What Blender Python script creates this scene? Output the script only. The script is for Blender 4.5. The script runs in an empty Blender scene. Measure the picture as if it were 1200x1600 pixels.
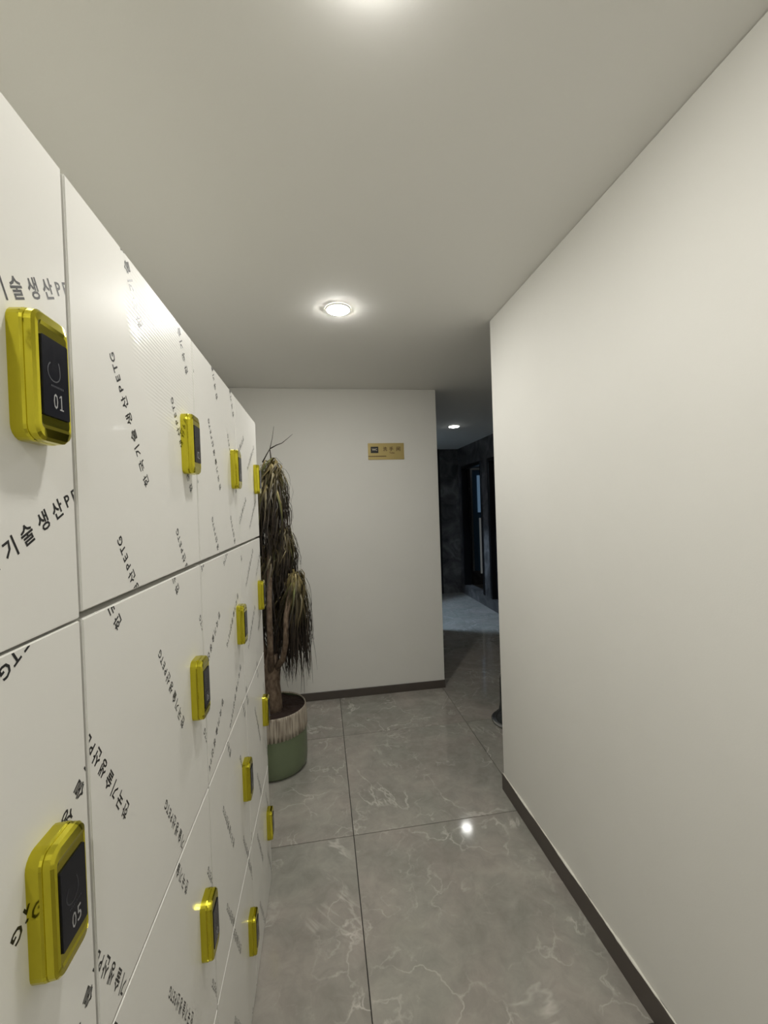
import bpy, bmesh, math, random
from mathutils import Vector, Matrix

C = bpy.context.scene.collection
S = bpy.context.scene

# ------------------------------------------------------------------ camera
cam_d = bpy.data.cameras.new('camera')
cam = bpy.data.objects.new('camera', cam_d); C.objects.link(cam)
Rv = Vector((0.987998, -0.1506304, -0.0342139))
Uv = Vector((0.035575, 0.0063498, 0.9993468))
Fv = Vector((0.1503148, 0.9885698, -0.0116322))
M = Matrix((Rv, Uv, -Fv)).transposed().to_4x4()
EYE = 1.4264
M.translation = Vector((0, 0, EYE))
cam.matrix_world = M
cam_d.sensor_fit = 'HORIZONTAL'; cam_d.sensor_width = 36
cam_d.lens = 36 * 643.96 / 1200
cam_d.clip_start = 0.02; cam_d.clip_end = 60
S.camera = cam

# ------------------------------------------------------------------ world, exposure
w = bpy.data.worlds.new('world'); S.world = w; w.use_nodes = True
w.node_tree.nodes['Background'].inputs['Color'].default_value = (0.5, 0.55, 0.6, 1)
w.node_tree.nodes['Background'].inputs['Strength'].default_value = 0.02
vs = S.view_settings
vs.view_transform = 'Standard'; vs.look = 'None'; vs.gamma = 1; vs.use_curve_mapping = False
vs.exposure = 2.1
LAMP_END = 86.0
LAMP = 58.0          # emission of the downlights' diffusers
FAR_LAMP = 9.0
COOL = 290.0
LAMP_COL = (1.0, 0.98, 0.93)

# ------------------------------------------------------------------ materials
def mat(name, col, rough=0.5, metal=0.0, **k):
    m = bpy.data.materials.new(name); m.use_nodes = True
    b = m.node_tree.nodes['Principled BSDF']
    b.inputs['Base Color'].default_value = (*col, 1)
    b.inputs['Roughness'].default_value = rough
    b.inputs['Metallic'].default_value = metal
    for kk, v in k.items(): b.inputs[kk].default_value = v
    return m
def nd(m, t, **k):
    n = m.node_tree.nodes.new(t)
    for a, v in k.items():
        if a in n.inputs: n.inputs[a].default_value = v
        else: setattr(n, a, v)
    return n
def lk(m, a, b): m.node_tree.links.new(a, b)
def P(m): return m.node_tree.nodes['Principled BSDF']
def obj_coord(m): return nd(m, 'ShaderNodeTexCoord').outputs['Object']
def noise(m, scale, detail=4, dist=0.0, rough=0.5, vec=None):
    n = nd(m, 'ShaderNodeTexNoise'); n.inputs['Scale'].default_value = scale
    n.inputs['Detail'].default_value = detail; n.inputs['Distortion'].default_value = dist
    n.inputs['Roughness'].default_value = rough
    if vec is not None: lk(m, vec, n.inputs['Vector'])
    return n.outputs['Fac']
def ramp(m, fac, stops):
    r = nd(m, 'ShaderNodeValToRGB'); e = r.color_ramp.elements
    while len(e) < len(stops): e.new(0.5)
    for i, (p, c) in enumerate(stops): e[i].position = p; e[i].color = (*c, 1)
    lk(m, fac, r.inputs['Fac']); return r.outputs['Color']
def bump(m, fac, strength, dist=0.01):
    b = nd(m, 'ShaderNodeBump'); b.inputs['Strength'].default_value = strength
    b.inputs['Distance'].default_value = dist
    lk(m, fac, b.inputs['Height']); lk(m, b.outputs['Normal'], P(m).inputs['Normal'])
def mix(m, fac, a, b, blend='MIX'):
    n = nd(m, 'ShaderNodeMix', data_type='RGBA', blend_type=blend)
    if hasattr(fac, 'links'): lk(m, fac, n.inputs[0])
    else: n.inputs[0].default_value = fac
    for s, i in ((a, 6), (b, 7)):
        if hasattr(s, 'links'): lk(m, s, n.inputs[i])
        else: n.inputs[i].default_value = (*s, 1)
    return n.outputs[2]

paint = mat('wall_paint', (0.83, 0.82, 0.775), 0.62)
c = noise(paint, 3.0, 3, vec=obj_coord(paint))
lk(paint, ramp(paint, c, [(0.3, (0.82, 0.81, 0.765)), (0.7, (0.84, 0.83, 0.785))]), P(paint).inputs['Base Color'])
bump(paint, noise(paint, 260, 3, vec=obj_coord(paint)), 0.06, 0.002)

ceil_m = mat('ceiling_paint', (0.86, 0.85, 0.81), 0.8)
bump(ceil_m, noise(ceil_m, 180, 3, vec=obj_coord(ceil_m)), 0.05, 0.002)

marble_dark = mat('dark_marble', (0.05, 0.05, 0.055), 0.45)
oc = obj_coord(marble_dark)
n1 = noise(marble_dark, 3.5, 8, 1.2, 0.6, oc)
lk(marble_dark, ramp(marble_dark, n1, [(0.35, (0.035, 0.033, 0.033)), (0.55, (0.11, 0.104, 0.102)), (0.75, (0.24, 0.23, 0.226))]), P(marble_dark).inputs['Base Color'])

grout = mat('dark_grout', (0.045, 0.042, 0.038), 0.9)
tile_m = mat('grey_marble_tile', (0.2, 0.19, 0.17), 0.075)
oc = nd(tile_m, 'ShaderNodeNewGeometry').outputs['Position']
oi = nd(tile_m, 'ShaderNodeObjectInfo').outputs['Random']
cm = nd(tile_m, 'ShaderNodeCombineXYZ')
mm = nd(tile_m, 'ShaderNodeMath', operation='MULTIPLY'); mm.inputs[1].default_value = 37.0
lk(tile_m, oi, mm.inputs[0]); lk(tile_m, mm.outputs[0], cm.inputs['Z']); lk(tile_m, mm.outputs[0], cm.inputs['X'])
va = nd(tile_m, 'ShaderNodeVectorMath', operation='ADD'); lk(tile_m, oc, va.inputs[0]); lk(tile_m, cm.outputs[0], va.inputs[1])
vec = va.outputs[0]
cloud = noise(tile_m, 2.6, 7, 0.9, 0.6, vec)
fine = noise(tile_m, 16, 6, 0.6, 0.65, vec)
base = ramp(tile_m, cloud, [(0.30, (0.25, 0.245, 0.218)), (0.5, (0.345, 0.328, 0.296)), (0.70, (0.46, 0.425, 0.385))])
base = mix(tile_m, 0.35, base, ramp(tile_m, fine, [(0.3, (0.23, 0.225, 0.205)), (0.7, (0.47, 0.446, 0.41))]))
hue = ramp(tile_m, noise(tile_m, 3.3, 3, 0.4, 0.5, vec), [(0.35, (0.975, 1.0, 0.975)), (0.65, (1.03, 0.99, 0.98))])
base = mix(tile_m, 1.0, base, hue, 'MULTIPLY')
# veins: thin ridges of warped noise, broken up by a mask
vn = noise(tile_m, 1.5, 6, 0.7, 0.58, vec)
sb = nd(tile_m, 'ShaderNodeMath', operation='SUBTRACT'); sb.inputs[1].default_value = 0.5; lk(tile_m, vn, sb.inputs[0])
ab = nd(tile_m, 'ShaderNodeMath', operation='ABSOLUTE'); lk(tile_m, sb.outputs[0], ab.inputs[0])
vein = ramp(tile_m, ab.outputs[0], [(0.0, (1, 1, 1)), (0.005, (0.7, 0.7, 0.7)), (0.012, (0, 0, 0))])
msk = ramp(tile_m, noise(tile_m, 5.0, 3, 0.5, 0.5, vec), [(0.5, (0, 0, 0)), (0.66, (1, 1, 1))])
vm = mix(tile_m, 1.0, vein, msk, 'MULTIPLY')
sc_ = nd(tile_m, 'ShaderNodeMath', operation='MULTIPLY'); sc_.inputs[1].default_value = 0.5
lk(tile_m, vm, sc_.inputs[0])
base = mix(tile_m, sc_.outputs[0], base, (0.75, 0.71, 0.66))
vb = nd(tile_m, 'ShaderNodeTexVoronoi', feature='DISTANCE_TO_EDGE'); vb.inputs['Scale'].default_value = 4.2
wrp = nd(tile_m, 'ShaderNodeTexNoise'); wrp.inputs['Scale'].default_value = 5; wrp.inputs['Detail'].default_value = 6; lk(tile_m, vec, wrp.inputs['Vector'])
va2 = nd(tile_m, 'ShaderNodeVectorMath', operation='MULTIPLY_ADD'); lk(tile_m, wrp.outputs['Color'], va2.inputs[0]); va2.inputs[1].default_value = (0.5, 0.5, 0.5); lk(tile_m, vec, va2.inputs[2])
lk(tile_m, va2.outputs[0], vb.inputs['Vector'])
v2 = ramp(tile_m, vb.outputs['Distance'], [(0.0, (1, 1, 1)), (0.012, (0.55, 0.55, 0.55)), (0.035, (0, 0, 0))])
k2 = ramp(tile_m, noise(tile_m, 3.2, 5, 0.8, 0.65, vec), [(0.47, (0, 0, 0)), (0.68, (0.7, 0.7, 0.7))])
base = mix(tile_m, mix(tile_m, 1.0, v2, k2, 'MULTIPLY'), base, (0.74, 0.70, 0.65))
lk(tile_m, base, P(tile_m).inputs['Base Color'])

skirt = mat('brown_skirting', (0.088, 0.074, 0.064), 0.45)
caulk_m = mat('white_caulk', (0.86, 0.84, 0.76), 0.5)

XLF = -0.2402
door_m = mat('glossy_white_door', (0.80, 0.79, 0.75), 0.36)
P(door_m).inputs['IOR'].default_value = 1.13
oc = nd(door_m, 'ShaderNodeNewGeometry').outputs['Position']
# wrinkles of the protective film: a soft unevenness everywhere and fine parallel ripples at one upper corner
wv = nd(door_m, 'ShaderNodeTexWave', wave_type='BANDS', bands_direction='Z'); wv.inputs['Scale'].default_value = 55; wv.inputs['Distortion'].default_value = 0.8
mpw = nd(door_m, 'ShaderNodeMapping'); mpw.inputs['Rotation'].default_value = (math.radians(4), 0, 0); lk(door_m, oc, mpw.inputs['Vector']); lk(door_m, mpw.outputs[0], wv.inputs['Vector'])
dd = nd(door_m, 'ShaderNodeVectorMath', operation='DISTANCE'); lk(door_m, oc, dd.inputs[0]); dd.inputs[1].default_value = (XLF, 0.74, 1.72)
mr = nd(door_m, 'ShaderNodeMapRange'); mr.inputs['From Min'].default_value = 0.17; mr.inputs['From Max'].default_value = 0.05; lk(door_m, dd.outputs['Value'], mr.inputs['Value'])
ml = nd(door_m, 'ShaderNodeMath', operation='MULTIPLY'); lk(door_m, wv.outputs['Fac'], ml.inputs[0]); lk(door_m, mr.outputs[0], ml.inputs[1])
m2 = nd(door_m, 'ShaderNodeMath', operation='MULTIPLY'); lk(door_m, ml.outputs[0], m2.inputs[0]); m2.inputs[1].default_value = 1.3
m3 = nd(door_m, 'ShaderNodeMath', operation='ADD'); lk(door_m, m2.outputs[0], m3.inputs[0]); lk(door_m, noise(door_m, 7, 2, 0.3, 0.5, oc), m3.inputs[1])
bump(door_m, m3.outputs[0], 0.06, 0.01)
cb = nd(door_m, 'ShaderNodeBump'); cb.inputs['Strength'].default_value = 0.35; cb.inputs['Distance'].default_value = 0.004
lk(door_m, m3.outputs[0], cb.inputs['Height']); lk(door_m, cb.outputs['Normal'], P(door_m).inputs['Coat Normal'])
P(door_m).inputs['Coat Weight'].default_value = 0.35; P(door_m).inputs['Coat Roughness'].default_value = 0.07; P(door_m).inputs['Coat IOR'].default_value = 1.3
carc_m = mat('white_carcass', (0.62, 0.61, 0.54), 0.5)
ink = mat('black_ink', (0.012, 0.012, 0.012), 0.35)
gold = mat('shiny_gold', (0.60, 0.54, 0.045), 0.12, 1.0)
screen_m = mat('black_glass', (0.012, 0.0125, 0.018), 0.2)
P(screen_m).inputs['IOR'].default_value = 1.25
digit_m = mat('pale_digits', (0.36, 0.36, 0.36), 0.5)
faint_m = mat('faint_grey_mark', (0.03, 0.032, 0.040), 0.5)

sign_gold = mat('brushed_gold_plate', (0.46, 0.36, 0.14), 0.38, 0.45)
oc = obj_coord(sign_gold)
mp = nd(sign_gold, 'ShaderNodeMapping'); mp.inputs['Scale'].default_value = (2, 1, 90); lk(sign_gold, oc, mp.inputs['Vector'])
bump(sign_gold, noise(sign_gold, 6, 3, vec=mp.outputs[0]), 0.15, 0.001)
sign_brown = mat('brown_print', (0.10, 0.05, 0.015), 0.45)
sign_light = mat('pale_print', (0.62, 0.56, 0.42), 0.45)

lampring_m = mat('white_lamp_ring', (0.85, 0.83, 0.76), 0.4)
def emit(name, col, s):
    m = mat(name, col, 0.5)
    P(m).inputs['Emission Color'].default_value = (*col, 1)
    P(m).inputs['Emission Strength'].default_value = s
    return m
diff_m = emit('lit_diffuser', LAMP_COL, LAMP)
diff_end = emit('lit_diffuser_bright', LAMP_COL, LAMP_END)
diff_far = emit('lit_diffuser_far', (0.98, 0.98, 0.95), FAR_LAMP)
diff_cool = emit('lit_diffuser_cool', (0.56, 0.76, 1.0), COOL)
diff_fill = emit('lit_diffuser_fill', (0.9, 0.95, 1.0), 4.0)
black_m = mat('black_frame', (0.006, 0.006, 0.007), 0.35)
alu_m = mat('aluminium', (0.45, 0.45, 0.43), 0.35, 0.7)
dark_glass = mat('dim_blue_glass', (0.07, 0.13, 0.2), 0.08)
pane_dim = emit('dim_lit_pane', (0.25, 0.42, 0.62), 0.05)
strip_dim = emit('dim_lit_blind', (0.45, 0.47, 0.46), 0.035)

pot_green = mat('green_glaze', (0.13, 0.17, 0.10), 0.32)
oc = obj_coord(pot_green)
lk(pot_green, ramp(pot_green, noise(pot_green, 5, 4, vec=oc), [(0.3, (0.14, 0.178, 0.10)), (0.7, (0.165, 0.205, 0.12))]), P(pot_green).inputs['Base Color'])
pot_beige = mat('ribbed_beige_clay', (0.40, 0.35, 0.28), 0.7)
oc = obj_coord(pot_beige)
mp = nd(pot_beige, 'ShaderNodeMapping'); mp.inputs['Scale'].default_value = (140, 140, 4); lk(pot_beige, oc, mp.inputs['Vector'])
lk(pot_beige, ramp(pot_beige, noise(pot_beige, 1, 4, vec=mp.outputs[0]), [(0.35, (0.22, 0.18, 0.14)), (0.65, (0.56, 0.50, 0.41))]), P(pot_beige).inputs['Base Color'])
soil_m = mat('soil', (0.025, 0.012, 0.008), 0.95)
bump(soil_m, noise(soil_m, 60, 5, vec=obj_coord(soil_m)), 1.0, 0.01)
bark = mat('bark', (0.11, 0.075, 0.05), 0.85)
oc = obj_coord(bark)
mp = nd(bark, 'ShaderNodeMapping'); mp.inputs['Scale'].default_value = (40, 40, 22); lk(bark, oc, mp.inputs['Vector'])
nb = noise(bark, 1.5, 5, vec=mp.outputs[0])
lk(bark, ramp(bark, nb, [(0.3, (0.07, 0.045, 0.03)), (0.7, (0.22, 0.16, 0.11))]), P(bark).inputs['Base Color'])
bump(bark, nb, 0.6, 0.004)
leaf_m = mat('dried_leaf', (0.05, 0.04, 0.02), 0.5)
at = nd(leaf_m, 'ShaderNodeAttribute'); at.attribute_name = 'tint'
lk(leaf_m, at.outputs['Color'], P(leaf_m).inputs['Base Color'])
bin_m = mat('dark_bin_plastic', (0.02, 0.025, 0.028), 0.25)
chrome = mat('dull_chrome', (0.35, 0.36, 0.36), 0.25, 0.9)

# ------------------------------------------------------------------ mesh helpers
def link(name, me, m, parent=None, smooth=False):
    ob = bpy.data.objects.new(name, me); C.objects.link(ob)
    if m is not None and not me.materials: me.materials.append(m)
    if smooth:
        for p in me.polygons: p.use_smooth = True
    if parent is not None: ob.parent = parent
    return ob
def bm_obj(name, bm, m, parent=None, smooth=False, loc=(0, 0, 0)):
    me = bpy.data.meshes.new(name)
    bmesh.ops.recalc_face_normals(bm, faces=bm.faces)
    bm.to_mesh(me); bm.free()
    o = link(name, me, m, parent, smooth); o.location = loc
    return o
def add_box(bm, a, b, bev=0.0, seg=2):
    a = Vector(a); b = Vector(b)
    r = bmesh.ops.create_cube(bm, size=1, matrix=Matrix.Translation((a + b) / 2) @ Matrix.Diagonal((*(b - a), 1)))
    if bev > 0:
        vs_ = set(r['verts']); es = [e for e in bm.edges if e.verts[0] in vs_ and e.verts[1] in vs_]
        bmesh.ops.bevel(bm, geom=es, offset=bev, segments=seg, affect='EDGES', clamp_overlap=True)
def box(name, a, b, m, parent=None, bev=0.0, seg=2):
    """box with its origin at its own centre of base"""
    o = Vector(((a[0] + b[0]) / 2, (a[1] + b[1]) / 2, a[2]))
    bm = bmesh.new(); add_box(bm, Vector(a) - o, Vector(b) - o, bev, seg)
    po = Vector((0, 0, 0)) if parent is None else world_of(parent)
    return bm_obj(name, bm, m, parent, loc=o - po)
def world_of(o):
    v = Vector((0, 0, 0))
    while o is not None: v += Vector(o.location); o = o.parent
    return v
def lathe(bm, prof, n=48, cx=0, cy=0, mod=None):
    rings = []
    for (r, z) in prof:
        ring = []
        for i in range(n):
            a = 2 * math.pi * i / n
            rr, zz = (r, z) if mod is None else mod(r, z, i, n)
            ring.append(bm.verts.new((cx + rr * math.cos(a), cy + rr * math.sin(a), zz)))
        rings.append(ring)
    for k in range(len(rings) - 1):
        for i in range(n):
            bm.faces.new((rings[k][i], rings[k][(i + 1) % n], rings[k + 1][(i + 1) % n], rings[k + 1][i]))
    return rings
def cap(bm, ring): bm.faces.new(ring)
def tube(bm, pts, rad, n=8):
    pts = [Vector(p) for p in pts]; rings = []
    for i, p in enumerate(pts):
        d = (pts[min(i + 1, len(pts) - 1)] - pts[max(i - 1, 0)]).normalized()
        s = d.cross(Vector((0.3, 1, 0.1))).normalized(); t = d.cross(s)
        r = rad[i] if isinstance(rad, (list, tuple)) else rad
        rings.append([bm.verts.new(p + (s * math.cos(2 * math.pi * k / n) + t * math.sin(2 * math.pi * k / n)) * r) for k in range(n)])
    for a, b in zip(rings, rings[1:]):
        for k in range(n): bm.faces.new((a[k], a[(k + 1) % n], b[(k + 1) % n], b[k]))
    bm.faces.new(rings[0]); bm.faces.new(rings[-1])
def thing(name, label, cat, loc=(0, 0, 0), group=None):
    o = bpy.data.objects.new(name, None); C.objects.link(o); o.location = loc
    o.empty_display_size = 0.1
    return tag(o, label, cat, group)
def tag(o, label, cat, group=None):
    o['label'] = label; o['category'] = cat
    if group: o['group'] = group
    return o
def struct(o): o['kind'] = 'structure'; return o

# ------------------------------------------------------------------ text as geometry
_txt = {}
def text_polys(s, size=1.0, bold=0.022):
    """verts and faces of one string, in the x-y plane, centred on its own box"""
    if s.isdigit(): bold = 0.0
    if (s, size) in _txt: return _txt[(s, size)]
    cu = bpy.data.curves.new('t', 'FONT'); cu.body = s; cu.size = size
    cu.offset = bold; cu.align_x = 'CENTER'; cu.resolution_u = 2; cu.fill_mode = 'FRONT'
    o = bpy.data.objects.new('t', cu); C.objects.link(o)
    bpy.context.view_layer.update()
    me = bpy.data.meshes.new_from_object(o.evaluated_get(bpy.context.evaluated_depsgraph_get()))
    v = [(p.co.x, p.co.y) for p in me.vertices]; f = [tuple(p.vertices) for p in me.polygons]
    bpy.data.objects.remove(o); bpy.data.curves.remove(cu); bpy.data.meshes.remove(me)
    _txt[(s, size)] = (v, f); return v, f

def fit_text(bm, s, w, h, place, flat=True):
    """put string s scaled to w x h, centred on 0,0; place maps (x, y) to a point"""
    v, f = text_polys(s)
    xs = [p[0] for p in v]; ys = [p[1] for p in v]
    cx, cy = (min(xs) + max(xs)) / 2, (min(ys) + max(ys)) / 2
    kx = w / max(1e-6, max(xs) - min(xs)); ky = h / max(1e-6, max(ys) - min(ys))
    vv = [bm.verts.new(place((x - cx) * kx, (y - cy) * ky)) for x, y in v]
    for q in f:
        try: bm.faces.new([vv[i] for i in q])
        except ValueError: pass

# ------------------------------------------------------------------ dimensions from the photograph
XL = -0.2402           # front of the locker doors
XB = 0.8531            # right wall
ZC = 2.3264            # ceiling
YD = 3.115             # end wall
YE = 1.9364            # where the right wall stops
XE = 0.9094            # where the end wall stops
XR, YW = 2.219, 6.431  # dark room beyond
XLW = -0.70

# ------------------------------------------------------------------ shell
fl = struct(box('floor', (-0.9, -2.6, -0.12), (3.6, 7.1, -0.010), grout))
J0, T0, TS = 0.0896, 1.7881, 0.8
tiles = {}
for i in range(-2, 5):
    for j in range(-6, 7):
        x0, x1 = J0 + i * TS, J0 + (i + 1) * TS
        y0, y1 = T0 + j * TS, T0 + (j + 1) * TS
        cx0, cx1, cy0, cy1 = max(x0, -0.9), min(x1, 3.6), max(y0, -2.6), min(y1, 7.1)
        if cx1 - cx0 < 0.02 or cy1 - cy0 < 0.02: continue
        g = 0.0016
        key = (round(cx1 - cx0, 4), round(cy1 - cy0, 4))
        ctr = Vector(((cx0 + cx1) / 2, (cy0 + cy1) / 2, -0.005))
        if key not in tiles:
            bm = bmesh.new(); hx, hy = key[0] / 2 - g, key[1] / 2 - g
            add_box(bm, (-hx, -hy, -0.005), (hx, hy, 0.005), 0.0006, 1)
            me = bpy.data.meshes.new('floor_tile'); bm.to_mesh(me); bm.free(); me.materials.append(tile_m)
            tiles[key] = me
        o = bpy.data.objects.new('floor_tile', tiles[key]); C.objects.link(o)
        o.parent = fl; o.location = ctr - world_of(fl)

struct(box('ceiling', (-0.9, -2.6, ZC), (3.6, 7.1, ZC + 0.1), ceil_m))
struct(box('wall_left', (XLW - 0.12, -2.6, 0), (XLW, YD, ZC), paint))
struct(box('wall_near', (XLW, -2.6, 0), (XB, -2.5, ZC), paint))
struct(box('wall_right', (XB, -2.6, 0), (3.2, YE, ZC), paint, bev=0.003))
struct(box('wall_back', (XLW - 0.12, YD, 0), (XE, 4.74, ZC), paint, bev=0.003))
struct(box('wall_far', (-0.62, YW, 0), (XR + 0.12, YW + 0.10, ZC), marble_dark))
# side room left of the dark area: its doorway lets cool lamplight fall across the floor
bm = bmesh.new()
add_box(bm, (0.83, 5.30, 0), (0.95, YW, ZC)); add_box(bm, (0.83, 4.74, 2.05), (0.95, 5.30, ZC))
bmesh.ops.remove_doubles(bm, verts=bm.verts, dist=1e-5)
struct(bm_obj('wall_far_left', bm, marble_dark))
struct(box('wall_side_room', (-0.62, 4.74, 0), (-0.50, YW, ZC), marble_dark))

# far right wall with two raised openings
SILL, HEAD = 0.15, 2.03
bm = bmesh.new()
O1 = (5.456, 6.30); O2 = (4.42, 5.245)
xa, xb = XR, XR + 0.12
for (y0, y1, z0, z1) in ((YE, O2[0], 0, ZC), (O2[1], O1[0], 0, ZC), (O1[1], YW, 0, ZC),
                         (O2[0], O2[1], 0, SILL), (O2[0], O2[1], HEAD, ZC), (O1[0], O1[1], 0, SILL), (O1[0], O1[1], HEAD, ZC)):
    add_box(bm, (xa, y0, z0), (xb, y1, z1))
bmesh.ops.remove_doubles(bm, verts=bm.verts, dist=1e-5)
struct(bm_obj('wall_far_right', bm, marble_dark))
struct(box('wall_washroom_end', (XR + 0.12, 6.95, 0), (3.5, 7.05, ZC), marble_dark))
struct(box('wall_washroom_side', (3.4, YE, 0), (3.5, 6.95, ZC), marble_dark))
struct(box('wall_washroom_near', (XR + 0.12, YE, 0), (3.4, YE + 0.1, ZC), marble_dark))
struct(box('wall_washroom_corner', (XR + 0.05, YW + 0.10, 0), (XR + 0.12, 6.95, ZC), marble_dark))

def door_frame(name, y0, y1):
    d = bpy.data.objects.new(name, None); C.objects.link(d); d.location = (XR, (y0 + y1) / 2, SILL); struct(d)
    t = 0.05
    for a, b in (((XR - 0.012, y0, SILL), (XR + 0.10, y0 + t, HEAD)), ((XR - 0.012, y1 - t, SILL), (XR + 0.10, y1, HEAD))):
        box('door_jamb', a, b, black_m, d, 0.003, 1)
    box('door_head', (XR - 0.012, y0 + t, HEAD - t), (XR + 0.10, y1 - t, HEAD), black_m, d, 0.003, 1)
    return d
d1 = door_frame('door_1', *O1); d2 = door_frame('door_2', *O2)
# closed dark leaf in the nearer opening
box('door_leaf', (XR + 0.05, O2[0] + 0.05, SILL), (XR + 0.09, O2[1] - 0.05, HEAD - 0.05), black_m, d2, 0.002, 1)
# dim window of the washroom, glimpsed through door_1
wy = 6.95
wn = bpy.data.objects.new('window_2', None); C.objects.link(wn); wn.location = (2.72, wy, 0.1); struct(wn)
box('window_frame', (2.60, wy - 0.03, 0.25), (2.635, wy, 2.06), alu_m, wn)
box('window_frame', (2.635, wy - 0.03, 2.025), (3.0, wy, 2.06), alu_m, wn)
box('window_pane', (2.635, wy - 0.012, 0.25), (3.0, wy, 2.025), dark_glass, wn)
box('window_blind', (2.725, wy - 0.03, 1.28), (2.79, wy - 0.02, 1.93), pane_dim, wn)
box('window_blind', (2.745, wy - 0.03, 0.20), (2.80, wy - 0.02, 1.18), strip_dim, wn)

struct(box('trim_1', (1.86, YW - 0.012, 0), (1.905, YW, ZC), black_m))

# skirtings
BH = 0.080
struct(box('baseboard_right', (XB - 0.009, -2.5, 0), (XB, YE, BH), skirt, bev=0.0015, seg=1))
struct(box('baseboard_back', (XLW, YD - 0.009, 0), (XE, YD, 0.060), skirt, bev=0.0015, seg=1))
random.seed(5)
bm = bmesh.new(); pts = []; rr = []
n = 160
for i in range(n + 1):
    y = -0.6 + (YE + 0.6) * i / n
    pts.append((XB - 0.004, y, BH + 0.0005)); rr.append(0.0028 + 0.0016 * random.random() + 0.0014 * math.sin(i * 0.31))
tube(bm, pts, rr, 6)
struct(bm_obj('trim_2', bm, caulk_m, smooth=True))

# ------------------------------------------------------------------ downlights
def downlight(x, y, label, dm, r=0.050, group='recessed ceiling lights', dz=1.0):
    t = thing('ceiling_light', label, 'light', (x, y, ZC), group)
    bm = bmesh.new()
    lathe(bm, [(r + 0.008, -0.0005), (r + 0.007, -0.003), (r + 0.003, -0.006), (r, -0.006), (r - 0.001, -0.001)], 48)
    bm_obj('lamp_ring', bm, lampring_m, t, True)
    bm = bmesh.new()
    rg = lathe(bm, [(r - 0.0005, -0.0035), (r - 0.002, -0.0065 * dz), (r - 0.012, -0.0088 * dz), (0.014, -0.0098 * dz)], 32)
    cap(bm, rg[-1])
    bm_obj('diffuser', bm, dm, t, True)
    return t
downlight(0.107, 1.873, 'round white ceiling light shining over the grey corridor, above the lockers', diff_end, dz=1.2)
downlight(0.107, 0.635, 'round white ceiling light just above the top edge of the photo', diff_m, dz=1.5)
downlight(0.107, -0.67, 'round white ceiling light behind the camera, nearer the lockers', diff_m)
downlight(0.107, -1.94, 'round white ceiling light at the near end of the corridor', diff_m)
downlight(1.537, 4.556, 'small round ceiling light in the dark area beyond the corridor', diff_far, 0.056, dz=1.3)
downlight(0.45, 4.93, 'cool white ceiling light in the side room left of the dark area', diff_cool, 0.06)
downlight(2.85, 6.30, 'unseen dim fill light added to brighten the washroom window frame', diff_fill, 0.04)  # added out of view so the washroom window frame does not go black

# ------------------------------------------------------------------ lockers
YS = [0.047, 0.4510, 0.8605, 1.2625, 1.6492]
ZS = [1.768, 1.3263, 0.8832, 0.4396, 0.012]
TH = 0.018
lock = thing('locker_cabinet', 'white glossy sixteen-door locker cabinet with gold locks along the left wall', 'locker',
             (-0.465, (YS[0] + YS[4]) / 2, 0))
lo = Vector(lock.location)
bm = bmesh.new()
xf, xk = XL - TH - 0.001, XLW + 0.005
add_box(bm, Vector((xk, YS[0], 0.0)) - lo, Vector((xf, YS[0] + 0.016, ZS[0])) - lo)
add_box(bm, Vector((xk, YS[4] - 0.016, 0.0)) - lo, Vector((xf, YS[4], ZS[0])) - lo)
for y in YS[1:4]: add_box(bm, Vector((xk, y - 0.008, 0.01)) - lo, Vector((xf, y + 0.008, ZS[0] - 0.016)) - lo)
add_box(bm, Vector((xk, YS[0] + 0.016, ZS[0] - 0.016)) - lo, Vector((xf, YS[4] - 0.016, ZS[0])) - lo)
for z in ZS[1:4]:
    for k in range(4):
        add_box(bm, Vector((xk, YS[k] + (0.016 if k == 0 else 0.008), z - 0.008)) - lo, Vector((xf, YS[k + 1] - (0.016 if k == 3 else 0.008), z + 0.008)) - lo)
add_box(bm, Vector((xk, YS[0] + 0.016, 0.0)) - lo, Vector((xf, YS[4] - 0.016, 0.014)) - lo)
add_box(bm, Vector((xk, YS[0] + 0.016, 0.0)) - lo, Vector((xk + 0.006, YS[4] - 0.016, ZS[0] - 0.016)) - lo)
bm_obj('carcass', bm, carc_m, lock)

# lock meshes (local: origin on the door face, +x out of the door, +y to the right, +z up)
def rr_outline(w, h, r, seg=5):
    pts = []
    for (sx, sz, a0) in ((1, 1, 0), (-1, 1, 90), (-1, -1, 180), (1, -1, 270)):
        for k in range(seg + 1):
            a = math.radians(a0 + 90 * k / seg)
            pts.append((sx * (w / 2 - r) + r * math.cos(a), sz * (h / 2 - r) + r * math.sin(a)))
    return pts
def stacked(bm, levels, seg=5):
    """levels: (x, w, h, r) from the door outwards"""
    rings = []
    for (x, w, h, r) in levels:
        rings.append([bm.verts.new((x, p[0], p[1])) for p in rr_outline(w, h, r, seg)])
    for a, b in zip(rings, rings[1:]):
        n = len(a)
        for k in range(n): bm.faces.new((a[k], a[(k + 1) % n], b[(k + 1) % n], b[k]))
    bm.faces.new(rings[0]); bm.faces.new(rings[-1])
LW, LH = 0.047, 0.108
def mesh_of(name, fn, m, smooth=False):
    bm = bmesh.new(); fn(bm); bmesh.ops.recalc_face_normals(bm, faces=bm.faces)
    me = bpy.data.meshes.new(name); bm.to_mesh(me); bm.free(); me.materials.append(m)
    if smooth:
        for p in me.polygons: p.use_smooth = True
    return me
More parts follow.
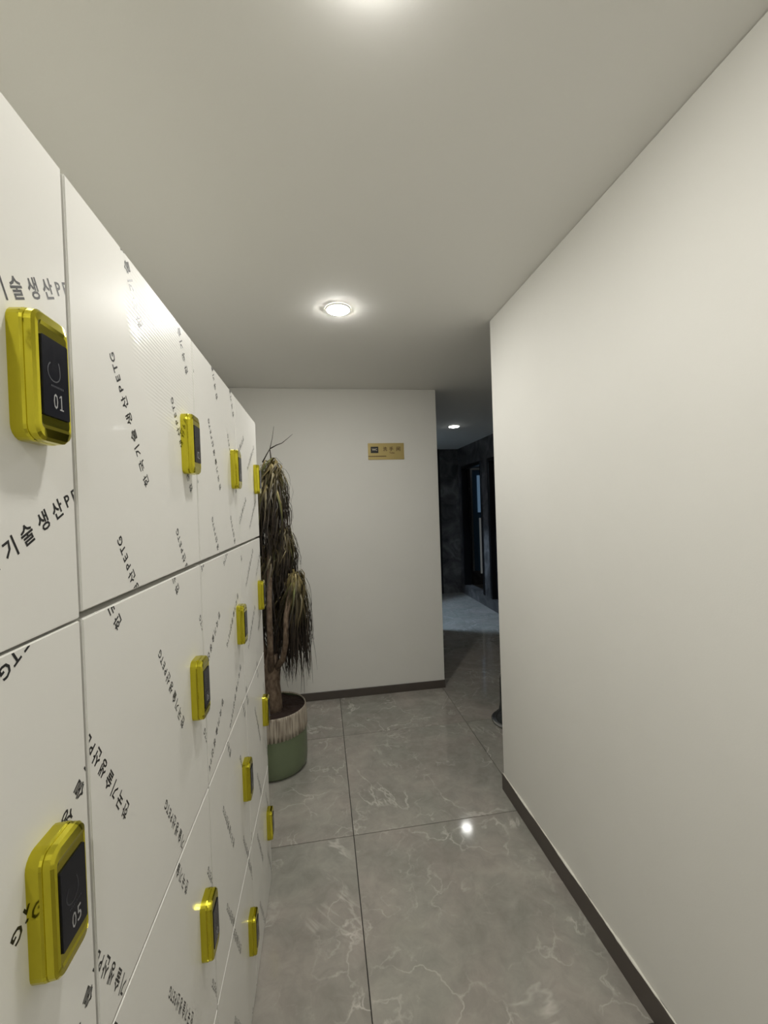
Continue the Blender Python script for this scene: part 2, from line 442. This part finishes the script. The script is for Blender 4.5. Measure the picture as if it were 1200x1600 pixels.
def base_fn(bm):
    stacked(bm, [(0.0, LW, LH, 0.012), (0.0095, LW + 0.0006, LH + 0.0006, 0.012), (0.0115, LW - 0.0005, LH - 0.0005, 0.0115),
                 (0.0120, LW - 0.0020, LH - 0.0020, 0.011), (0.0126, LW - 0.0020, LH - 0.0020, 0.011),
                 (0.0130, LW - 0.0003, LH - 0.0003, 0.012), (0.0175, LW - 0.0012, LH - 0.0012, 0.0115), (0.0198, LW - 0.0040, LH - 0.0060, 0.0095),
                 (0.0206, LW - 0.0080, LH - 0.020, 0.004), (0.0200, LW - 0.0100, LH - 0.026, 0.003)])
me_case = mesh_of('lock_case', base_fn, gold)
me_screen = mesh_of('lock_screen', lambda bm: stacked(bm, [(0.0195, 0.0345, 0.066, 0.0015), (0.0212, 0.0345, 0.066, 0.0015), (0.0215, 0.034, 0.0655, 0.0012)], 3), screen_m)
def emblem_fn(bm):
    # faint crescent outline and a short line of tiny marks under it
    pts = []
    for k in range(26):
        a = math.radians(150 + k * 11)
        r = 0.0085 + 0.0035 * math.sin(k * 0.24)
        pts.append((r * math.cos(a), 0.008 + r * math.sin(a)))
    for (a, b) in zip(pts, pts[1:]):
        d = Vector((b[0] - a[0], b[1] - a[1])); n_ = Vector((-d.y, d.x)).normalized() * 0.0006
        bm.faces.new([bm.verts.new((0.02162, p[0], p[1])) for p in ((a[0] + n_.x, a[1] + n_.y), (b[0] + n_.x, b[1] + n_.y), (b[0] - n_.x, b[1] - n_.y), (a[0] - n_.x, a[1] - n_.y))])
    for k in range(9):
        y = -0.0075 + k * 0.0019
        bm.faces.new([bm.verts.new((0.02162, p, q)) for p, q in ((y, -0.0075), (y + 0.0012, -0.0075), (y + 0.0012, -0.0058), (y, -0.0058))])
me_emblem = mesh_of('lock_emblem', emblem_fn, faint_m)

# protective film print, repeated over each door
LINE = '한국기술생산PETG'
ADV = [0, 0.0235, 0.0455, 0.0675, 0.0905, 0.1130, 0.1310, 0.1435, 0.1560, 0.1685]
def print_line(bm, oy, oz, ang, hmir=1):
    ca, sa = math.cos(ang), math.sin(ang)
    for i, ch in enumerate(LINE):
        hang = i < 6
        v, f = text_polys(ch)
        xs = [p[0] for p in v]; ys = [p[1] for p in v]
        cx, cy = (min(xs) + max(xs)) / 2, (min(ys) + max(ys)) / 2
        k = 0.0185 if hang else 0.0172
        ky = k if hang else k * 0.95
        vv = []
        for x, y in v:
            lx = ADV[i] * (0.97 if abs(ang - A120) < 0.01 else 1.0) + (x - cx) * k * 0.95; ly = (y - cy) * ky
            vv.append(bm.verts.new((0, oy + lx * ca - ly * sa, oz + lx * sa + ly * ca)))
        for q in f:
            try: bm.faces.new([vv[t] for t in q])
            except ValueError: pass
SQ = {}
A120, A210, A28 = math.radians(120), math.radians(212), math.radians(27)
FILM = {  # (row, col): angle, anchor (y, z) of the first letter, lattice step in y and z
    (0, 0): (A28, (0.3199, 1.3834), (0.222, 0.0), (0.0, 0.202)),
    (1, 0): (A210, (0.4930, 1.1998), (0.222, 0.0), (0.0, 0.202)),
    (2, 0): (A120, (0.32, 0.80), (0.202, 0.0), (0.0, 0.222)),
    (3, 0): (A120, (0.32, 0.36), (0.202, 0.0), (0.0, 0.222)),
    (0, 1): (A120, (0.619, 1.475), (0.200, 0.0), (0.0, 0.2205)),
    (1, 1): (A120, (0.523, 1.081), (0.202, 0.0), (0.0, 0.2220)),
    (2, 1): (A120, (0.712, 0.595), (0.203, 0.0), (0.0, 0.2205)),
    (3, 1): (A120, (0.640, 0.300), (0.203, 0.0), (0.0, 0.2205)),
    (0, 2): (A120, (1.047, 1.489), (0.189, 0.0), (0.0, 0.2190)),
    (1, 2): (A210, (0.990, 1.191), (0.212, 0.0), (0.0, 0.2010)),
    (2, 2): (A120, (1.045, 0.620), (0.195, 0.0), (0.0, 0.2210)),
    (3, 2): (A120, (1.075, 0.325), (0.199, 0.0), (0.0, 0.2210)),
    (0, 3): (A210, (1.585, 1.662), (0.203, 0.0), (0.0, 0.1970)),
    (1, 3): (A210, (1.480, 1.289), (0.205, 0.0), (0.0, 0.1960)),
    (2, 3): (A120, (1.492, 0.631), (0.198, 0.0), (0.0, 0.2210)),
    (3, 3): (A120, (1.450, 0.240), (0.198, 0.0), (0.0, 0.2210)),
}
G = 0.0026
LZ = ((0.0002, 0.008, 0.001, 0.001), (0.004, 0.006, 0.012, 0.015), (0.006, 0.010, 0.018, 0.026), (0.006, 0.012, 0.020, 0.035))
number = 0
CASE_XY = {}
for r in range(4):
    for cidx in range(4):
        number += 1
        y0, y1 = YS[cidx] + G, YS[cidx + 1] - G
        z1, z0 = ZS[r] - (G * 0.6 if r else 0.0), ZS[r + 1] + G * 0.8
        z0 += 0.0 if r else (-0.0012 if cidx == 0 else 0.0038)
        if cidx == 3: y1 = YS[4]
        if (r, cidx) == (3, 1): z1 -= 0.0016
        org = Vector((XL, (y0 + y1) / 2, (z0 + z1) / 2))
        bm = bmesh.new()
        add_box(bm, Vector((XL - TH, y0, z0)) - org, Vector((XL, y1, z1)) - org, 0.0011, 2)
        dob = bm_obj('door', bm, door_m, lock, loc=org - lo)
        # lock
        lz = (ZS[r] + ZS[r + 1]) / 2 - 0.003 + LZ[r][cidx]
        ly = YS[cidx + 1] - 0.0875 + LW / 2 + (0.0025 if (r, cidx) == (0, 0) else -0.003 if cidx == 0 else 0)
        lp = Vector((XL, ly, lz)) - org
        for nm, me in (('lock_case', me_case), ('lock_screen', me_screen), ('lock_emblem', me_emblem)):
            o = bpy.data.objects.new(nm, me); C.objects.link(o); o.parent = dob; o.location = lp
        bm = bmesh.new()
        for di, dg in enumerate('%02d' % number):
            yc = 0.0015 + (di - 0.5) * 0.0072
            dw = 0.0056
            if dg != '1': fit_text(bm, dg, dw, 0.0130, lambda x, y: (0.02165, x + yc, y - 0.0190))
            if dg == '1':
                for pl_ in (((-0.0002, -0.0054), (0.0011, -0.0054), (0.0011, 0.0065), (-0.0002, 0.0065)),
                            ((-0.0022, 0.0036), (-0.0002, 0.0052), (-0.0002, 0.0065), (-0.0022, 0.0048)),
                            ((-0.0022, -0.0065), (0.0031, -0.0065), (0.0031, -0.0054), (-0.0022, -0.0054))):
                    bm.faces.new([bm.verts.new((0.02165, yc + p, -0.0190 + q)) for p, q in pl_])
        o = bm_obj('lock_number', bm, digit_m, dob, loc=lp)
        # film print, clipped to the door
        ang, (ay, az), (sy, _), (_, sz) = FILM[(r, cidx)]
        bm = bmesh.new()
        for i in range(-4, 5):
            for j in range(-4, 5):
                oy, oz = ay + i * sy - org.y, az + j * sz - org.z
                ex, ez = oy + 0.16 * math.cos(ang), oz + 0.16 * math.sin(ang)
                hw, hh = (y1 - y0) / 2 + 0.015, (z1 - z0) / 2 + 0.015
                if max(oy, ex) < -hw or min(oy, ex) > hw or max(oz, ez) < -hh or min(oz, ez) > hh: continue
                print_line(bm, oy, oz, ang)
        hw, hh = (y1 - y0) / 2 - 0.0015, (z1 - z0) / 2 - 0.0015
        for co, no in (((0, hw, 0), (0, 1, 0)), ((0, -hw, 0), (0, -1, 0)), ((0, 0, hh), (0, 0, 1)), ((0, 0, -hh), (0, 0, -1))):
            bmesh.ops.bisect_plane(bm, geom=bm.verts[:] + bm.edges[:] + bm.faces[:], plane_co=co, plane_no=no, clear_outer=True)
        for v in bm.verts: v.co.x = 0.00015
        if bm.faces:
            me = bpy.data.meshes.new('film_print')
            bm.normal_update()
            for f_ in bm.faces:
                if f_.normal.x < 0: f_.normal_flip()
            bm.to_mesh(me); link('film_print', me, ink, dob)['kind'] = 'stuff'
        bm.free()

# ------------------------------------------------------------------ sign on the end wall
SX, SZ = 0.5055, 1.852
sg = thing('door_sign', 'small gold washroom sign with brown characters on the white end wall', 'sign', (SX, YD, SZ - 0.0625))
so = Vector(sg.location)
box('sign_plate', (SX - 0.139, YD - 0.005, SZ - 0.0625), (SX + 0.139, YD, SZ + 0.0625), sign_gold, sg, 0.0012, 1)
fy = -0.0053
def sp(cx, cz): return lambda x, y: (x + cx, fy, y + cz + 0.0625)
bm = bmesh.new()
for ch, cx in (('洗', -0.008), ('手', 0.040), ('间', 0.095)):
    fit_text(bm, ch, 0.031, 0.033, sp(cx, 0.018))
fit_text(bm, 'Toilet', 0.040, 0.012, sp(0.045, -0.012))
bm_obj('sign_lettering', bm, sign_brown, sg)
bm = bmesh.new()
add_box(bm, (-0.118, fy - 0.0002, 0.0625 - 0.012), (-0.060, fy + 0.0002, 0.0625 + 0.036), 0)
o = bm_obj('sign_icon', bm, black_m, sg)
bm = bmesh.new()
fit_text(bm, 'WC', 0.040, 0.018, lambda x, y: (x - 0.089, fy - 0.0004, y + 0.0625 + 0.014))
bm_obj('icon_letters', bm, sign_light, o)
bm = bmesh.new()
add_box(bm, (-0.139, fy - 0.0001, 0.0625 - 0.040), (0.00, fy + 0.0002, 0.0625 - 0.034))
bm_obj('sign_stripe', bm, sign_brown, sg)

# ------------------------------------------------------------------ potted plant
PX, PY = -0.298, 2.378
pl = thing('potted_plant', 'tall wilted plant with drooping brown leaves in a green pot behind the lockers', 'plant', (PX, PY, 0))
R0 = 0.175
NR = 52
bm = bmesh.new()
rg = lathe(bm, [(R0 * 0.80, 0.0), (R0 * 0.90, 0.004), (R0 * 0.965, 0.018), (R0 * 0.985, 0.05), (R0 * 0.99, 0.12), (R0 * 0.98, 0.225),
                (R0 * 0.965, 0.328), (R0 * 0.955, 0.330)], 96)
cap(bm, rg[0])
pot = bm_obj('pot', bm, pot_green, pl, True)
bm = bmesh.new()
n = NR * 6
prof = [(R0 * 0.984, 0.208), (R0 * 1.000, 0.214), (R0 * 1.000, 0.25), (R0 * 0.985, 0.32), (R0 * 0.980, 0.334), (R0 * 0.965, 0.337), (R0 * 0.945, 0.330)]
def ribs(r, z, i, nn):
    ph = math.cos(2 * math.pi * i / 6)
    if z < 0.212: return r, z + 0.006 * (1 - ph)
    if z > 0.325: return r, z
    return r + 0.0022 * ph, z
lathe(bm, prof, n, mod=ribs)
o = bm_obj('ribbed_band', bm, pot_beige, pot, True); o['label'] = 'ribbed beige upper band'
bm = bmesh.new()
random.seed(3)
rings = []
for (r, z) in [(0.1675, 0.322), (0.11, 0.320), (0.06, 0.322), (0.02, 0.325)]:
    rings.append([bm.verts.new((r * math.cos(2 * math.pi * i / 32), r * math.sin(2 * math.pi * i / 32), z + random.uniform(-0.005, 0.005))) for i in range(32)])
for a, b in zip(rings, rings[1:]):
    for i in range(32): bm.faces.new((a[i], a[(i + 1) % 32], b[(i + 1) % 32], b[i]))
bm.faces.new(rings[-1])
bm_obj('soil', bm, soil_m, pl, True)

def to_l(p): return (p[0] - PX, p[1] - PY, p[2])
bm = bmesh.new()
tube(bm, [to_l(p) for p in [(-0.302, 2.36, 0.27), (-0.300, 2.36, 0.36), (-0.306, 2.36, 0.46), (-0.300, 2.362, 0.56), (-0.298, 2.365, 0.63)]], [0.052, 0.047, 0.044, 0.045, 0.030], 16)
trunk = bm_obj('trunk', bm, bark, pl, True)
canes = [
    ([(-0.304, 2.34, 0.54), (-0.297, 2.28, 0.70), (-0.294, 2.27, 0.90), (-0.290, 2.33, 1.15), (-0.282, 2.37, 1.40), (-0.270, 2.38, 1.66)], [0.022, 0.016, 0.0145, 0.014, 0.013, 0.011]),
    ([(-0.280, 2.35, 0.55), (-0.235, 2.29, 0.62), (-0.212, 2.25, 0.72), (-0.206, 2.25, 0.86), (-0.185, 2.29, 0.98), (-0.165, 2.33, 1.06)], [0.020, 0.016, 0.0145, 0.014, 0.012, 0.010]),
    ([(-0.320, 2.38, 0.56), (-0.37, 2.41, 0.72), (-0.40, 2.44, 1.0), (-0.41, 2.45, 1.36)], [0.022, 0.018, 0.016, 0.012]),
    ([(-0.290, 2.38, 0.58), (-0.26, 2.43, 0.78), (-0.24, 2.42, 1.0), (-0.235, 2.39, 1.26)], [0.02, 0.017, 0.015, 0.012]),
]
for pts, rad in canes:
    bm = bmesh.new(); tube(bm, [to_l(p) for p in pts], rad, 12)
    bm_obj('cane', bm, bark, pl, True)

def clump(cx, cy, cz, n, L, spread, seed, up=0.05, lmin=0.5, bias=None):
    rnd = random.Random(seed)
    verts, faces, cols = [], [], []
    for q in range(n):
        a = rnd.uniform(0, 2 * math.pi)
        ln = L * rnd.uniform(lmin, 1.0)
        sp_ = spread * rnd.uniform(0.25, 1.0)
        upk = up * rnd.uniform(0.2, 1.2)
        z0 = cz - rnd.uniform(0, 0.10)
        wd = rnd.uniform(0.0028, 0.0062)
        tone = rnd.random()
        sway = rnd.uniform(-0.026, 0.026); swf = rnd.uniform(3, 11)
        N = 9; da = rnd.uniform(-0.35, 0.35); tw = rnd.uniform(-1.2, 1.2)
        base = len(verts)
        for k in range(N + 1):
            t = k / N
            rad = 0.008 + sp_ * (1 - math.exp(-4.5 * t)) + 0.01 * t
            aa = a + da * t
            x = cx + rad * math.cos(aa) + sway * math.sin(swf * t)
            y = cy + rad * math.sin(aa) + sway * math.cos(swf * t) - sway
            z = z0 + upk * math.sin(min(1, t * 5) * math.pi / 2) * 1.0 - ln * max(0, t - 0.03) ** 1.15
            wv = wd * (0.45 + 0.55 * math.sin(math.pi * min(1, t * 1.6 + 0.12))) if t < 0.6 else wd * (1 - t) / 0.4 * 0.95 + 0.0004
            ta = aa + math.pi / 2 + tw * t
            ox, oy = math.cos(ta) * wv / 1.0, math.sin(ta) * wv / 1.0
            fx, fyy = math.cos(aa), math.sin(aa)
            verts += [(x - ox - PX, y - oy - PY, z), (x + fx * wv * 0.35 - PX, y + fyy * wv * 0.35 - PY, z), (x + ox - PX, y + oy - PY, z)]
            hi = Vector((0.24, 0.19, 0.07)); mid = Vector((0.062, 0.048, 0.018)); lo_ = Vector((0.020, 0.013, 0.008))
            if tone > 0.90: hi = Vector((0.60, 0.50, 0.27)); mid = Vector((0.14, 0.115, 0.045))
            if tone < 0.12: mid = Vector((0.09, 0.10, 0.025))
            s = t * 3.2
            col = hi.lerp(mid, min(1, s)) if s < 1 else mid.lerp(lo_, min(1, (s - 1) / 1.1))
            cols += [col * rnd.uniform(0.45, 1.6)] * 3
            if k < N:
                b = base + k * 3
                faces += [(b, b + 1, b + 4, b + 3), (b + 1, b + 2, b + 5, b + 4)]
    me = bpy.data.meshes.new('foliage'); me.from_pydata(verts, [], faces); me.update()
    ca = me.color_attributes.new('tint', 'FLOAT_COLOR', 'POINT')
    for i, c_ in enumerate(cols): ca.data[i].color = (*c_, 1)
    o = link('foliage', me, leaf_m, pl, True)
    o['kind'] = 'stuff'
    return o
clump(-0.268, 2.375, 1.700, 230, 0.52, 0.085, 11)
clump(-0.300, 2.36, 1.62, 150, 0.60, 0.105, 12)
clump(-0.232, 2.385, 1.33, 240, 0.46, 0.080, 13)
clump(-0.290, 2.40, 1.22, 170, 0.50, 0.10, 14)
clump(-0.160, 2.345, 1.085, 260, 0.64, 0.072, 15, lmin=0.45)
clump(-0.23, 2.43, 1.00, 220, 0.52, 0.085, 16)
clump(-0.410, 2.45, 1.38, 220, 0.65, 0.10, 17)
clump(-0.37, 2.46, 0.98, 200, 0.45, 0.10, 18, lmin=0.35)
# bare twigs at the crown and a few stray strands
def strand(pts, r0, r1, name='twig'):
    bm = bmesh.new(); k = len(pts)
    tube(bm, [to_l(p) for p in pts], [r0 + (r1 - r0) * i / (k - 1) for i in range(k)], 5)
    return bm_obj(name, bm, leaf_twig, pl, True)
leaf_twig = mat('dry_twig', (0.035, 0.028, 0.02), 0.7)
strand([(-0.315, 2.38, 1.70), (-0.290, 2.38, 1.745), (-0.272, 2.38, 1.775), (-0.258, 2.38, 1.83), (-0.246, 2.38, 1.90)], 0.004, 0.0008)
strand([(-0.272, 2.378, 1.775), (-0.235, 2.378, 1.795), (-0.205, 2.378, 1.806), (-0.175, 2.378, 1.83), (-0.145, 2.378, 1.856)], 0.0038, 0.0008)
strand([(-0.265, 2.376, 1.66), (-0.268, 2.376, 1.72), (-0.272, 2.376, 1.775)], 0.005, 0.003)
strand([(-0.275, 2.376, 1.70), (-0.24, 2.376, 1.725), (-0.205, 2.376, 1.685)], 0.0016, 0.0006)
strand([(-0.19, 2.36, 1.24), (-0.165, 2.36, 1.23), (-0.135, 2.36, 1.205), (-0.12, 2.36, 1.16), (-0.13, 2.36, 1.12)], 0.0016, 0.0007)
strand([(-0.16, 2.36, 1.30), (-0.145, 2.36, 1.27), (-0.13, 2.36, 1.21), (-0.12, 2.36, 1.12)], 0.0014, 0.0006)
strand([(-0.20, 2.37, 1.53), (-0.185, 2.37, 1.49), (-0.163, 2.37, 1.45), (-0.158, 2.37, 1.38)], 0.0015, 0.0008)
strand([(-0.11, 2.335, 0.86), (-0.08, 2.335, 0.80), (-0.065, 2.335, 0.70)], 0.0012, 0.0006)

# ------------------------------------------------------------------ bin whose foot peeks out behind the right wall
bx, by = 1.205, 2.53
bn = thing('pedal_bin', 'dark round bin foot with dull metal rim peeking out behind the right wall', 'bin', (bx, by, 0))
bm = bmesh.new()
rg = lathe(bm, [(0.148, 0.0), (0.150, 0.010), (0.142, 0.016), (0.120, 0.022)], 48); cap(bm, rg[0]); cap(bm, rg[-1])
bm_obj('rim', bm, chrome, bn, True)
bm = bmesh.new()
rg = lathe(bm, [(0.125, 0.022), (0.125, 0.034), (0.104, 0.048), (0.092, 0.12), (0.090, 0.27), (0.08, 0.30), (0.03, 0.315)], 48); cap(bm, rg[0]); cap(bm, rg[-1])
bm_obj('bin_body', bm, bin_m, bn, True)
